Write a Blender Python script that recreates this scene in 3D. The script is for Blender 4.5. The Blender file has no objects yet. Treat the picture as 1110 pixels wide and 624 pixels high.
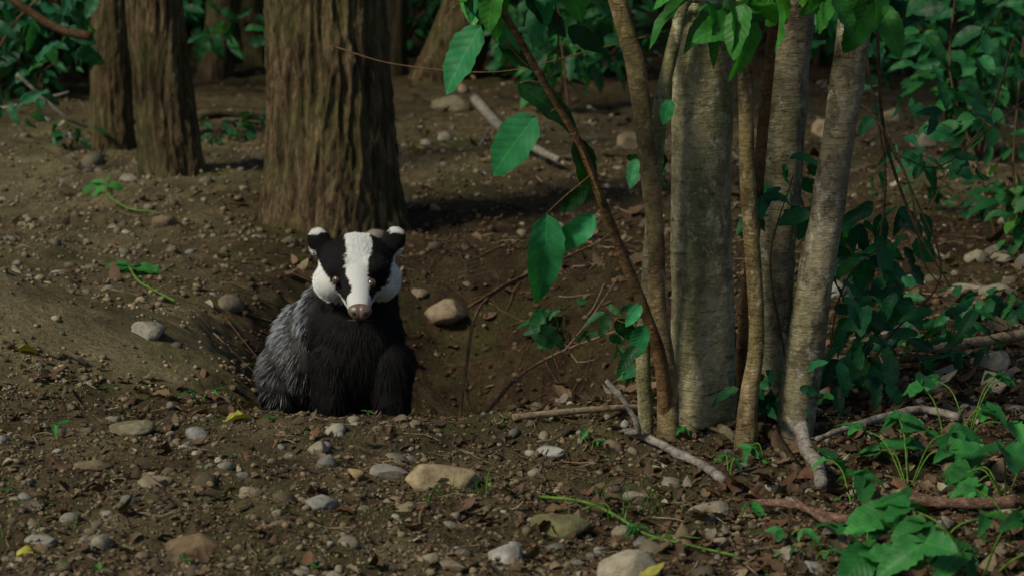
import bpy, math, random
import numpy as np
from mathutils import Vector, Matrix
from mathutils.bvhtree import BVHTree
rng=np.random.default_rng(11); random.seed(5)
scene=bpy.context.scene
# ------------------------------------------------------------------ survey helper (metres)
F=2611.0; CAMH=1.1; PITCH=math.radians(9.0)
cP,sP=math.cos(PITCH),math.sin(PITCH)
def ray(u,v):
    dx=(u-555)/F; dz=-(v-312)/F
    return np.array([dx,cP+dz*sP,-sP+dz*cP])
def A(u,v,y):
    d=ray(u,v); t=y/d[1]
    return np.array([d[0]*t,y,CAMH+d[2]*t])
def px(y): return y/F
# ------------------------------------------------------------------ noise
_T=rng.random((64,64,64))
def vn3(x,y,z):
    x=np.asarray(x,float);y=np.asarray(y,float);z=np.asarray(z,float)
    xi=np.floor(x).astype(int);yi=np.floor(y).astype(int);zi=np.floor(z).astype(int)
    fx=x-xi;fy=y-yi;fz=z-zi
    fx=fx*fx*(3-2*fx);fy=fy*fy*(3-2*fy);fz=fz*fz*(3-2*fz)
    r=0
    for a in (0,1):
        wa=fx if a else 1-fx
        for b in (0,1):
            wb=fy if b else 1-fy
            for c in (0,1):
                wc=fz if c else 1-fz
                r=r+wa*wb*wc*_T[(xi+a)&63,(yi+b)&63,(zi+c)&63]
    return r
def fbm(x,y,z=0.0,o=4):
    r=0;a=0.5;s=0
    for i in range(o):
        r=r+a*vn3(x*2**i+7.3*i,y*2**i+3.1*i,np.asarray(z)*2**i+1.7*i);s+=a;a*=0.5
    return r/s
def sst(a,b,x):
    t=np.clip((x-a)/(b-a),0,1); return t*t*(3-2*t)
# ------------------------------------------------------------------ terrain height
def ridge_w(x,y):
    yc=5.85+0.25*(x+1.0)
    return np.clip(-x-0.68,0,1.0)*np.exp(-((y-yc)/0.38)**2)
def H(x,y):
    x=np.asarray(x,float);y=np.asarray(y,float)
    wob=(fbm(x*1.5+9,y*1.5+4,2.0,3)-0.5)*0.35
    rx=np.where(x<-0.1,0.80,0.72)
    d=np.sqrt(((x+0.1)/rx)**2+((y-6.35)/1.27)**2)+wob*0.5
    h=-0.46*sst(1.0,0.3,d)
    h=h+0.030*np.exp(-((y-5.0-0.06*np.sin(x*4))/0.12)**2)*sst(0.7,0.2,np.abs(x+0.2))
    h=h+0.40*ridge_w(x,y)
    h=h+0.07*np.exp(-(((x+1.9)/0.9)**2+((y-7.3)/0.9)**2))
    h=h+0.06*np.exp(-(((x+1.0)/0.5)**2+((y-8.6)/1.0)**2))
    h=h+0.05*(np.clip(y,8,26)-8)
    h=h+(fbm(x*1.7,y*1.7,5.0,3)-0.5)*0.075
    sm=1-0.6*np.clip(ridge_w(x,y)*6,0,1)
    h=h+(fbm(x*9,y*9,8.0,3)-0.5)*0.050*sm
    h=h+(fbm(x*38,y*38,3.0,2)-0.5)*0.021*sm
    w=np.exp(-(((x+0.38)/0.26)**2+((y-5.5)/0.2)**2)**2)
    h=h*(1-w)+(-0.13)*w
    return h
def G(u,v):
    d=ray(u,v); t0=3.0
    while t0<60:
        p=d*t0; 
        if CAMH+p[2]<float(H(p[0],p[1])): break
        t0+=0.03
    return np.array([p[0],p[1],float(H(p[0],p[1]))])
# ------------------------------------------------------------------ materials
def newmat(name):
    m=bpy.data.materials.new(name); m.use_nodes=True
    nt=m.node_tree; nt.nodes.clear()
    return m,nt
def N(nt,t,**kw):
    n=nt.nodes.new(t)
    for k,v in kw.items():
        if k in n.inputs: n.inputs[k].default_value=v
        else: setattr(n,k,v)
    return n
def ramp(nt,fac,stops):
    r=nt.nodes.new('ShaderNodeValToRGB'); e=r.color_ramp.elements
    while len(e)<len(stops): e.new(0.5)
    for i,(p,c) in enumerate(stops):
        e[i].position=p; e[i].color=(c[0],c[1],c[2],1)
    nt.links.new(fac,r.inputs[0]); return r.outputs[0]
def mix(nt,fac,a,b,mode='MIX'):
    m=nt.nodes.new('ShaderNodeMix'); m.data_type='RGBA'; m.blend_type=mode
    for s,i in ((fac,0),(a,6),(b,7)):
        if hasattr(s,'links'): nt.links.new(s,m.inputs[i])
        else: m.inputs[i].default_value=s if i==0 else (*s,1)
    return m.outputs[2]
def noi(nt,co,scale,detail=6,rough=0.6,dist=0.0):
    n=N(nt,'ShaderNodeTexNoise',Scale=scale,Detail=detail,Roughness=rough,Distortion=dist)
    nt.links.new(co,n.inputs['Vector']); return n.outputs['Fac']
def addn(nt,a,b):
    q=nt.nodes.new('ShaderNodeMath'); q.operation='ADD'; nt.links.new(a,q.inputs[0]); nt.links.new(b,q.inputs[1]); return q.outputs[0]
def finish(nt,col,rough=0.9,bump=None,bstr=0.5,bdist=0.01,spec=0.3,transl=0.0):
    p=nt.nodes.new('ShaderNodeBsdfPrincipled')
    nt.links.new(col,p.inputs['Base Color'])
    if hasattr(rough,'links'): nt.links.new(rough,p.inputs['Roughness'])
    else: p.inputs['Roughness'].default_value=rough
    p.inputs['Specular IOR Level'].default_value=spec
    if bump is not None:
        b=nt.nodes.new('ShaderNodeBump'); b.inputs['Strength'].default_value=bstr; b.inputs['Distance'].default_value=bdist
        nt.links.new(bump,b.inputs['Height']); nt.links.new(b.outputs[0],p.inputs['Normal'])
    out=nt.nodes.new('ShaderNodeOutputMaterial')
    if transl>0:
        t=nt.nodes.new('ShaderNodeBsdfTranslucent'); 
        tc=mix(nt,1.0,col,(0.9,1.0,0.35),'MULTIPLY'); nt.links.new(tc,t.inputs[0])
        ms=nt.nodes.new('ShaderNodeMixShader'); ms.inputs[0].default_value=transl
        nt.links.new(p.outputs[0],ms.inputs[1]); nt.links.new(t.outputs[0],ms.inputs[2]); nt.links.new(ms.outputs[0],out.inputs[0])
    else: nt.links.new(p.outputs[0],out.inputs[0])
def coord(nt,scale=(1,1,1)):
    tc=nt.nodes.new('ShaderNodeTexCoord'); mp=nt.nodes.new('ShaderNodeMapping')
    mp.inputs['Scale'].default_value=scale; nt.links.new(tc.outputs['Object'],mp.inputs[0]); return mp.outputs[0]
def attr(nt,name,o='Color'):
    a=nt.nodes.new('ShaderNodeAttribute'); a.attribute_name=name; return a.outputs[o]

def mat_ground():
    m,nt=newmat('forest_soil')
    co=coord(nt)
    mid=noi(nt,co,14,8,0.75); fine=noi(nt,co,90,6,0.8); lo=noi(nt,co,4.0,5,0.6)
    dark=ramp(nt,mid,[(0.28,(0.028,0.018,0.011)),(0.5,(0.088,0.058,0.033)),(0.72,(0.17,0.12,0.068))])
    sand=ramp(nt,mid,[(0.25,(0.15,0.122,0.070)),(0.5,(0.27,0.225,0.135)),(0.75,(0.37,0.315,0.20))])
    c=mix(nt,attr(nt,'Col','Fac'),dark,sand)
    c=mix(nt,0.85,c,ramp(nt,lo,[(0.3,(0.42,0.40,0.36)),(0.7,(1.35,1.33,1.22))]),'MULTIPLY')
    sp=ramp(nt,fine,[(0.36,(0.35,0.32,0.3)),(0.5,(1,1,1)),(0.66,(1.5,1.42,1.25))])
    c=mix(nt,0.85,c,sp,'MULTIPLY')
    moss=ramp(nt,noi(nt,co,3.1,6,0.7),[(0.50,(0,0,0)),(0.64,(1,1,1))])
    mf=mix(nt,1.0,moss,(0.55,0.55,0.55),'MULTIPLY')
    c=mix(nt,mf,c,(0.075,0.10,0.024))
    finish(nt,c,0.95,addn(nt,mid,fine),1.0,0.03,0.12)
    return m
def mat_bark(name,stops,sc=(22,22,4),bd=0.02,green=0.0,fine=1.0):
    m,nt=newmat(name)
    co=coord(nt,sc); n1=noi(nt,co,1.0,8,0.7,0.6)
    c2=coord(nt); n2=noi(nt,c2,6,5,0.6); n3=noi(nt,c2,120,4,0.7)
    cb=coord(nt,(sc[0]*2.2,sc[1]*2.2,max(sc[2]*4,16))); n4=noi(nt,cb,1.0,6,0.7,0.4)
    c=ramp(nt,n1,stops)
    c=mix(nt,0.75,c,ramp(nt,n4,[(0.36,(0.35,0.32,0.3)),(0.5,(1,1,1)),(0.68,(1.4,1.35,1.3))]),'MULTIPLY')
    c=mix(nt,0.6,c,ramp(nt,n3,[(0.3,(0.6,0.6,0.6)),(0.7,(1.3,1.3,1.3))]),'MULTIPLY')
    if green>0:
        g=ramp(nt,n2,[(0.42,(0,0,0)),(0.66,(green,green,green))])
        c=mix(nt,g,c,(0.09,0.11,0.028))
    finish(nt,c,0.92,addn(nt,n1,n4),0.9,bd,0.15)
    return m
def mat_smoothbark(name,base,dark,green=0.3,blot=0.5):
    m,nt=newmat(name)
    c2=coord(nt)
    n2=noi(nt,c2,9,6,0.65); n3=noi(nt,c2,60,6,0.75)
    cl=coord(nt,(22,22,100)); ln=noi(nt,cl,1.0,5,0.65,0.8)
    c=ramp(nt,n2,[(0.3,dark),(0.48,base),(0.72,tuple(min(1,b*1.3) for b in base))])
    l=ramp(nt,ln,[(0.56,(0,0,0)),(0.68,(0.8,0.8,0.8))])
    c=mix(nt,l,c,tuple(d*0.45 for d in dark))
    cv=coord(nt,(11,11,3)); g=ramp(nt,noi(nt,cv,1.0,7,0.7),[(0.43,(0,0,0)),(0.58,(green,green,green))])
    c=mix(nt,g,c,(0.11,0.135,0.035))
    cb=coord(nt,(15,15,9)); bl=ramp(nt,noi(nt,cb,1.0,8,0.75,0.5),[(0.51,(0,0,0)),(0.58,(blot,blot,blot))])
    c=mix(nt,bl,c,tuple(d*0.6 for d in dark))
    cw=coord(nt,(30,30,24)); wl=ramp(nt,noi(nt,cw,1.0,7,0.7,0.3),[(0.56,(0,0,0)),(0.62,(0.8,0.8,0.8))])
    c=mix(nt,wl,c,tuple(min(1,b*1.5) for b in (base[0],base[1]*1.1,base[2]*1.4)))
    c=mix(nt,0.75,c,ramp(nt,n3,[(0.3,(0.45,0.45,0.45)),(0.7,(1.5,1.5,1.5))]),'MULTIPLY')
    finish(nt,c,0.88,addn(nt,ln,n3),0.8,0.012,0.12)
    return m
def mat_col(name,rough=0.85,bscale=60,bd=0.004,var=0.5,spec=0.25,transl=0.0):
    m,nt=newmat(name); co=coord(nt)
    n=noi(nt,co,bscale,5,0.7)
    c=mix(nt,var,attr(nt,'Col'),ramp(nt,n,[(0.3,(0.4,0.4,0.4)),(0.7,(1.5,1.5,1.5))]),'MULTIPLY')
    finish(nt,c,rough,n,0.7,bd,spec,transl)
    return m
def mat_stone():
    m,nt=newmat('stone'); co=coord(nt)
    n=noi(nt,co,45,6,0.75); n2=noi(nt,co,16,4,0.6)
    c=mix(nt,0.65,attr(nt,'Col'),ramp(nt,n,[(0.3,(0.4,0.4,0.4)),(0.7,(1.5,1.5,1.5))]),'MULTIPLY')
    d=ramp(nt,n2,[(0.5,(0,0,0)),(0.66,(.7,.7,.7))]); c=mix(nt,d,c,(0.10,0.07,0.04))
    finish(nt,c,0.9,n,0.8,0.008,0.2); return m
def mat_leaf():
    m,nt=newmat('green_leaf')
    a=nt.nodes.new('ShaderNodeAttribute'); a.attribute_name='luv'
    s=nt.nodes.new('ShaderNodeSeparateXYZ'); nt.links.new(a.outputs['Vector'],s.inputs[0])
    def M(op,a_,b_=None):
        q=nt.nodes.new('ShaderNodeMath'); q.operation=op
        for i,z in enumerate((a_,b_)):
            if z is None: continue
            if hasattr(z,'links'): nt.links.new(z,q.inputs[i])
            else: q.inputs[i].default_value=z
        return q.outputs[0]
    ax=M('ABSOLUTE',s.outputs[0])
    mid=M('MULTIPLY',M('LESS_THAN',ax,0.012),0.9)
    w=M('FRACT',M('MULTIPLY',M('SUBTRACT',s.outputs[1],M('MULTIPLY',ax,0.9)),8.0))
    tri=M('ABSOLUTE',M('SUBTRACT',w,0.5))
    side=M('MULTIPLY',M('LESS_THAN',tri,0.06),0.45)
    v=M('MAXIMUM',mid,side)
    base=attr(nt,'Col')
    co=coord(nt); n=noi(nt,co,35,4)
    base=mix(nt,0.6,base,ramp(nt,n,[(0.3,(0.55,0.6,0.55)),(0.7,(1.3,1.25,1.2))]),'MULTIPLY')
    hi=mix(nt,1.0,base,(1.6,1.4,1.5),'MULTIPLY')
    c=mix(nt,v,base,hi)
    finish(nt,c,0.5,tri,0.4,0.002,0.3,0.4)
    return m
M_ground=mat_ground()
M_oak=mat_bark('furrowed_bark',[(0.36,(0.022,0.013,0.008)),(0.47,(0.085,0.056,0.030)),(0.58,(0.175,0.125,0.067)),(0.75,(0.26,0.19,0.11))],(34,34,4.5),0.03,0.4)
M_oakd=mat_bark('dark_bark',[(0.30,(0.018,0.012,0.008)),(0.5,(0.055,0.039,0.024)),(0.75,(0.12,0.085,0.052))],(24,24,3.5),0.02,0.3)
M_pale=mat_smoothbark('pale_smooth_bark',(0.37,0.325,0.195),(0.17,0.135,0.078),0.55,0.55)
M_grey=mat_smoothbark('grey_smooth_bark',(0.24,0.205,0.135),(0.095,0.072,0.045),0.45,0.7)
M_tan=mat_smoothbark('tan_stem_bark',(0.27,0.195,0.10),(0.13,0.082,0.04),0.35,0.6)
M_orange=mat_smoothbark('orange_stem_bark',(0.18,0.098,0.045),(0.08,0.042,0.02),0.2,0.5)
M_stick=mat_bark('dead_stick_bark',[(0.3,(0.12,0.085,0.05)),(0.5,(0.27,0.20,0.13)),(0.75,(0.40,0.32,0.22))],(30,30,30),0.006)
M_stickg=mat_bark('grey_stick_bark',[(0.3,(0.10,0.085,0.07)),(0.5,(0.22,0.195,0.17)),(0.75,(0.36,0.335,0.30))],(30,30,30),0.006)
M_stickr=mat_bark('red_brown_bark',[(0.3,(0.08,0.045,0.03)),(0.5,(0.20,0.12,0.08)),(0.75,(0.32,0.21,0.15))],(45,45,45),0.008)
M_twig=mat_bark('twig_bark',[(0.3,(0.045,0.025,0.014)),(0.6,(0.13,0.078,0.042))],(40,40,40),0.003)
M_gstem=mat_bark('green_stem',[(0.3,(0.05,0.12,0.02)),(0.6,(0.11,0.22,0.035))],(40,40,40),0.002)
M_stone=mat_stone()
M_crumb=mat_col('soil_crumb',0.95,120,0.002,0.5,0.1)
M_litter=mat_col('dead_leaf',0.75,70,0.003,0.6,0.25,0.15)
M_leaf=mat_leaf()
# ------------------------------------------------------------------ mesh helpers
def link(o,parent=None):
    scene.collection.objects.link(o)
    if parent is not None: o.parent=parent
    return o
def empty(name,loc=(0,0,0)):
    e=bpy.data.objects.new(name,None); e.empty_display_size=0.2; link(e); return e
def mesh_np(name,V,faces,mat,col=None,luv=None,smooth=True,parent=None):
    me=bpy.data.meshes.new(name)
    V=np.asarray(V,np.float32); me.vertices.add(len(V)); me.vertices.foreach_set('co',V.ravel())
    idx=np.concatenate([f.ravel() for f in faces]).astype(np.int32)
    tot=np.concatenate([np.full(len(f),f.shape[1]) for f in faces]).astype(np.int32)
    st=np.concatenate([[0],np.cumsum(tot)[:-1]]).astype(np.int32)
    me.loops.add(len(idx)); me.loops.foreach_set('vertex_index',idx)
    me.polygons.add(len(tot)); me.polygons.foreach_set('loop_start',st)
    try: me.polygons.foreach_set('loop_total',tot)
    except Exception: pass
    me.polygons.foreach_set('use_smooth',np.full(len(tot),smooth))
    if col is not None:
        a=me.attributes.new('Col','FLOAT_COLOR','POINT')
        c=np.ones((len(V),4),np.float32); c[:,:3]=col; a.data.foreach_set('color',c.ravel())
    if luv is not None:
        a=me.attributes.new('luv','FLOAT_VECTOR','POINT'); a.data.foreach_set('vector',np.asarray(luv,np.float32).ravel())
    me.update(); me.validate()
    me.materials.append(mat)
    return link(bpy.data.objects.new(name,me),parent)
def batch(name,temps,tidx,R,T,cols,mat,smooth=True,parent=None,luv=False):
    Vs=[];Fs=[];Cs=[];Ls=[];off=0
    for k,(tv,tf,tl) in enumerate(temps):
        s=np.where(tidx==k)[0]
        if len(s)==0: continue
        v=np.einsum('nij,vj->nvi',R[s],tv)+T[s][:,None,:]
        n,m=v.shape[:2]; Vs.append(v.reshape(-1,3))
        Fs.append((tf[None]+(np.arange(n)*m)[:,None,None]+off).reshape(-1,tf.shape[1])); off+=n*m
        Cs.append(np.repeat(cols[s],m,axis=0))
        if luv: Ls.append(np.tile(tl,(n,1)))
    return mesh_np(name,np.concatenate(Vs),Fs,mat,np.concatenate(Cs),np.concatenate(Ls) if luv else None,smooth,parent)
def ico(sub):
    import bmesh
    bm=bmesh.new(); bmesh.ops.create_icosphere(bm,subdivisions=sub,radius=1.0)
    v=np.array([q.co[:] for q in bm.verts]); f=np.array([[w.index for w in q.verts] for q in bm.faces]); bm.free(); return v,f
def stone_temp(sub,seed,amp=0.35,flat=0.62):
    v,f=ico(sub); r=1+amp*(fbm(v[:,0]*1.1+seed*3.7,v[:,1]*1.1+seed,v[:,2]*1.1+5,3)-0.5)*2
    r=r+0.06*(fbm(v[:,0]*5+seed,v[:,1]*5,v[:,2]*5,2)-0.5)
    v=v*r[:,None]
    q=np.random.default_rng(seed+100)
    for i in range(7):
        n=q.normal(size=3); n/=np.linalg.norm(n); d=q.uniform(0.6,0.88); e=v@n-d
        v=v-np.where(e>0,e*0.9,0)[:,None]*n
    v=v*np.array([1.0,q.uniform(0.65,0.9),flat*q.uniform(0.85,1.15)]); return v,f,None
def rotz(a):
    c,s=np.cos(a),np.sin(a); z=np.zeros_like(a); o=np.ones_like(a)
    return np.stack([np.stack([c,-s,z],-1),np.stack([s,c,z],-1),np.stack([z,z,o],-1)],-2)
def frame(d,n):
    d=d/np.linalg.norm(d,axis=-1,keepdims=True)
    s=np.cross(d,n); s=s/(np.linalg.norm(s,axis=-1,keepdims=True)+1e-9); u=np.cross(s,d)
    return np.stack([s,d,u],-1)
def leaf_temp(nt_=11,ns=2,W=0.6,curv=0.25,fold=0.25,serr=0.03,seed=0,peak=0.55):
    q=np.random.default_rng(seed); t=np.linspace(0,1,nt_)
    w=t**(peak)*(1-t)**0.8; w=w/w.max()*W/2
    w=w*(1+serr*np.where(np.arange(nt_)%2==0,1,-1))
    V=[];L=[]
    bend=q.uniform(-0.12,0.12)
    for i,tt in enumerate(t):
        for j in range(-ns,ns+1):
            a=j/ns; x=a*w[i]
            z=-curv*tt*tt+fold*abs(x)+0.025*math.sin(tt*17+abs(a)*2)*abs(a)
            V.append((x+bend*tt*tt,tt,z)); L.append((x,tt,0))
    k=2*ns+1; Fq=[(i*k+j,i*k+j+1,(i+1)*k+j+1,(i+1)*k+j) for i in range(nt_-1) for j in range(k-1)]
    return np.array(V),np.array(Fq),np.array(L)
LEAF=[leaf_temp(15,2,W,c,fo,0.04,s) for s,(W,c,fo) in enumerate([(0.44,0.15,0.3),(0.52,0.3,0.2),(0.38,0.4,0.35),(0.48,0.05,0.25),(0.42,0.6,0.5)])]
LEAFW=[leaf_temp(15,2,W,c,fo,0.08,s+20,0.45) for s,(W,c,fo) in enumerate([(0.7,0.2,0.25),(0.6,0.4,0.4),(0.75,0.1,0.3),(0.55,.6,.5)])]
LEAFLO=[leaf_temp(6,1,W,c,0.3,0.0,s+9) for s,(W,c) in enumerate([(0.5,0.2),(0.6,0.4),(0.42,0.1)])]
def greens(n,a,b,yl=0.08):
    t=rng.random((n,1)); c=np.array(a)*(1-t)+np.array(b)*t
    c=c*rng.uniform(0.6,1.35,(n,1))
    y=rng.random(n)<yl; c[y]=c[y]*np.array([2.2,1.4,0.9]); return c
def leaves(name,P,D,Nn,L,cols,temps=LEAF,parent=None):
    P=np.asarray(P,float);D=np.asarray(D,float);Nn=np.asarray(Nn,float);L=np.asarray(L,float)
    R=frame(D,Nn)*L[:,None,None]
    return batch(name,temps,rng.integers(0,len(temps),len(P)),R,P,cols,M_leaf,True,parent,True)
def crom(pts,sub):
    p=np.asarray(pts,float); p=np.vstack([2*p[0]-p[1],p,2*p[-1]-p[-2]]); out=[]
    for i in range(1,len(p)-2):
        for t in np.linspace(0,1,sub,endpoint=False):
            out.append(0.5*((2*p[i])+(-p[i-1]+p[i+1])*t+(2*p[i-1]-5*p[i]+4*p[i+1]-p[i+2])*t*t+(-p[i-1]+3*p[i]-3*p[i+1]+p[i+2])*t**3))
    out.append(p[-2]); return np.array(out)
def tube(pts,rads,seg=10,sub=6,amp=0.0,fs=30.0,zs=1.0,ridge=False,flare=None,off=0):
    C=crom(pts,sub); n=len(C)
    r=np.interp(np.linspace(0,1,n),np.linspace(0,1,len(rads)),rads)
    Tn=np.gradient(C,axis=0); Tn/=np.linalg.norm(Tn,axis=1)[:,None]
    ref=np.array([1.0,0,0]) if abs(Tn[0][0])<0.9 else np.array([0,1.0,0])
    V=[];u=ref-Tn[0]*ref.dot(Tn[0]); u/=np.linalg.norm(u)
    th=np.linspace(0,2*math.pi,seg,endpoint=False)
    for i in range(n):
        u=u-Tn[i]*u.dot(Tn[i]); u/=np.linalg.norm(u); w=np.cross(Tn[i],u)
        dirs=np.cos(th)[:,None]*u+np.sin(th)[:,None]*w
        rr=np.full(seg,r[i])
        if flare is not None: rr=rr*flare(i/(n-1),th)
        V.append((C[i]+dirs*rr[:,None],dirs))
    P=np.array([a for a,b in V]);Dn=np.array([b for a,b in V])
    if amp>0:
        q=P*fs; q[...,2]*=zs
        if ridge:
            wx=fbm(P[...,0]*7,P[...,1]*7,P[...,2]*4,2)*1.6
            nn=1-np.abs(2*fbm(q[...,0]+wx,q[...,1]+wx,q[...,2],3)-1)*3.2
            nn=np.clip(nn,-1,1)*0.8+(fbm(P[...,0]*55,P[...,1]*55,P[...,2]*28,3)-0.5)*1.3
        else: nn=(fbm(q[...,0],q[...,1],q[...,2],3)-0.5)*2
        P=P+Dn*(nn*amp)[...,None]
    P=P.reshape(-1,3)
    j=np.arange(seg); I=np.arange(n-1)[:,None]*seg
    Q=np.stack([I+j,I+(j+1)%seg,I+seg+(j+1)%seg,I+seg+j],-1).reshape(-1,4)
    c0=len(P); P=np.vstack([P,C[0],C[-1]])
    Tr=np.concatenate([np.stack([(j+1)%seg,j,np.full(seg,c0)],-1),np.stack([(n-1)*seg+j,(n-1)*seg+(j+1)%seg,np.full(seg,c0+1)],-1)])
    return P,Q,Tr
def tubes(name,lst,mat,parent=None,smooth=True):
    Vs=[];Qs=[];Ts=[];o=0
    for P,Q,Tr in lst: Vs.append(P);Qs.append(Q+o);Ts.append(Tr+o);o+=len(P)
    return mesh_np(name,np.concatenate(Vs),[np.concatenate(Qs),np.concatenate(Ts)],mat,None,None,smooth,parent)
# ------------------------------------------------------------------ GROUND
def spread(a,b,step,far,g=1.12):
    c=list(np.arange(a,b,step)); s=step;x=c[-1]
    while x<far: s*=g; x+=s; c.append(x)
    s=step;x=c[0];l=[]
    while x>-far: s*=g; x-=s; l.append(x)
    return np.array(l[::-1]+c)
xs=spread(-1.75,1.75,0.011,220)
ya=list(np.arange(3.3,7.2,0.013))+list(np.arange(7.2,17,0.045)); s=0.045;x=ya[-1]
while x<260: s*=1.12;x+=s;ya.append(x)
s=0.014;x=ya[0];l=[]
while x>-200: s*=1.13;x-=s;l.append(x)
ys=np.array(l[::-1]+ya)
X,Y=np.meshgrid(xs,ys); Z=H(X,Y)
nx,ny=len(xs),len(ys)
V=np.stack([X,Y,Z],-1).reshape(-1,3)
i=np.arange(ny-1)[:,None]*nx; j=np.arange(nx-1)
Q=np.stack([i+j,i+j+1,i+nx+j+1,i+nx+j],-1).reshape(-1,4)
def sand_shade_mask(x,y):  # pale sand; its fade-out at the back paints woodland shade into the soil
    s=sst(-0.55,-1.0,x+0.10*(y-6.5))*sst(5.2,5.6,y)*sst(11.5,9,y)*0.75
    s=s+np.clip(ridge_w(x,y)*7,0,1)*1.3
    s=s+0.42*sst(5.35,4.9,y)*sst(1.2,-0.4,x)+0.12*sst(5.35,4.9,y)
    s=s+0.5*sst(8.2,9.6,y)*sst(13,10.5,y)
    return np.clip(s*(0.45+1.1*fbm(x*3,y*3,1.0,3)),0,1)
sm=sand_shade_mask(X,Y).reshape(-1)
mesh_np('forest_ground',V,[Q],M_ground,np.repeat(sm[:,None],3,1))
# ------------------------------------------------------------------ scatter on ground
def near(n):
    y=3.3+rng.random(n)*2.2; x=rng.uniform(-1.35,1.35,n)*(y/4.6); return x,y
def far(n,y0=5.2,y1=15):
    y=y0+(y1-y0)*rng.random(n)**1.3; x=rng.uniform(-0.27,0.27,n)*y*1.25; return x,y
def stonecols(n,r):
    pal=np.array([(0.22,0.19,0.135),(0.18,0.15,0.105),(0.29,0.265,0.215),(0.14,0.11,0.08),(0.21,0.16,0.10),(0.22,0.215,0.20)])
    k=np.where(r>.008,1.05,.8)[:,None]
    return pal[rng.integers(0,len(pal),n)]*rng.uniform(0.5,1.1,(n,1))*k
ST=[stone_temp(2,s) for s in range(9)]
def scatter_stones(name,x,y,r,mat,cols,temps,sink=0.25):
    n=len(x); R=rotz(rng.random(n)*6.28)
    tl=frame(np.stack([rng.normal(0,0.25,n),np.ones(n),rng.normal(0,0.25,n)],-1),np.stack([rng.normal(0,.2,n),np.zeros(n),np.ones(n)],-1))
    R=np.einsum('nij,njk->nik',tl,R)*r[:,None,None]
    T=np.stack([x,y,H(x,y)+r*0.6*(0.5-sink)],-1)
    return batch(name,temps,rng.integers(0,len(temps),n),R,T,cols,mat,True)
def clump(x,y,k,th): return fbm(x*k,y*k,9.0,3)>th
def onridge(x,y): return ridge_w(x,y)>0.03
x,y=near(4200); k=clump(x,y,2.2,0.50)|(rng.random(len(x))<0.22); k&=~((y>5.15)&(x>-0.9)&(x<0.5)&(rng.random(len(x))<0.8)); x,y=x[k],y[k]
x2,y2=far(3800); k=clump(x2,y2,1.3,0.48)|(rng.random(len(x2))<0.12); x2,y2=x2[k],y2[k]
inh=(y2<7.6)&(np.abs(x2+0.1)<0.9); k=(~inh|(rng.random(len(x2))<0.35))&(~onridge(x2,y2)|(rng.random(len(x2))<0.1)); x2,y2=x2[k],y2[k]
r=np.concatenate([np.clip(np.exp(rng.normal(-5.2,0.68,len(x))),0.0022,0.030),np.clip(np.exp(rng.normal(-4.45,0.62,len(x2))),0.005,0.065)])
xx=np.concatenate([x,x2]);yy=np.concatenate([y,y2])
scatter_stones('pebbles',xx,yy,r,M_stone,stonecols(len(xx),r),ST,0.5)
v,f=ico(1); CR=[(v*np.array([1,.8,.7])*(1+0.5*(np.random.default_rng(s).random((len(v),1))-0.5)),f,None) for s in range(6)]
x,y=near(34000); k=clump(x,y,3,0.38)|(rng.random(len(x))<0.5); x,y=x[k],y[k]; x2,y2=far(30000,5.2,11)
k=~onridge(x2,y2)|(rng.random(len(x2))<0.3); x2,y2=x2[k],y2[k]
xx=np.concatenate([x,x2]);yy=np.concatenate([y,y2]);n=len(xx)
sc=sand_shade_mask(xx,yy)[:,None]
cc=(np.array([(0.090,0.060,0.034)])*(1-sc)+np.array([(0.22,0.175,0.11)])*sc)*rng.uniform(0.3,1.5,(n,1))
scatter_stones('soil_crumbs',xx,yy,np.clip(np.exp(rng.normal(-5.9,0.55,n)),.0012,.010)*np.where(yy>5.5,1.7,1),M_crumb,cc,CR,0.1)
DL=[leaf_temp(7,2,W,c,fo,0.05,s+40) for s,(W,c,fo) in enumerate([(0.6,0.5,0.5),(0.7,-0.4,0.3),(0.5,0.7,-0.4),(0.65,-0.6,-0.3),(0.8,0.2,0.6)])]
def litter(name,x,y,L,cols):
    n=len(x); a=rng.random(n)*6.28
    D=np.stack([np.cos(a),np.sin(a),rng.normal(0,0.18,n)],-1); U=np.stack([rng.normal(0,.3,n),rng.normal(0,.3,n),np.ones(n)],-1)
    R=frame(D,U)*L[:,None,None]
    return batch(name,DL,rng.integers(0,len(DL),n),R,np.stack([x,y,H(x,y)+0.003+L*0.05],-1),cols,M_litter,True)
x,y=near(13000); dens=0.28+0.65*sst(-0.15,0.45,x)+0.3*(fbm(x*3,y*3,4.,3)>0.52); k=rng.random(len(x))<dens; x,y=x[k],y[k]
x2,y2=far(9500,5.3,15); k=(rng.random(len(x2))<(0.4+0.5*sst(-0.5,0.8,x2)))&~((x2<-0.7)&(y2<8)&(rng.random(len(x2))<0.7))&~onridge(x2,y2); x2,y2=x2[k],y2[k]
xx=np.concatenate([x,x2]);yy=np.concatenate([y,y2]);n=len(xx)
pal=np.array([(0.11,0.066,0.038),(0.165,0.108,0.062),(0.07,0.045,0.028),(0.22,0.165,0.10),(0.14,0.07,0.04),(0.32,0.27,0.20)])
cc=pal[rng.choice(6,n,p=[.25,.22,.23,.13,.1,.07])]*rng.uniform(0.5,1.15,(n,1))
litter('leaf_litter',xx,yy,np.clip(np.exp(rng.normal(-4.2,.5,n)),.006,.040)*np.where(yy>5.3,1.5,1)*(1+.3*sst(.1,.5,xx)),cc)
ul=[(270,457),(18,387),(453,168),(690,640),(247,283),(30,600)]
g=np.array([G(*q) for q in ul]);n=len(g)
litter('yellow_fallen_leaves',g[:,0],g[:,1],np.full(n,0.055),np.array([(0.36,0.34,0.06)]*n)*rng.uniform(.7,1.2,(n,1)))
tw=[]
x,y=near(1400);x2,y2=far(950,5.3,14)
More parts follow.
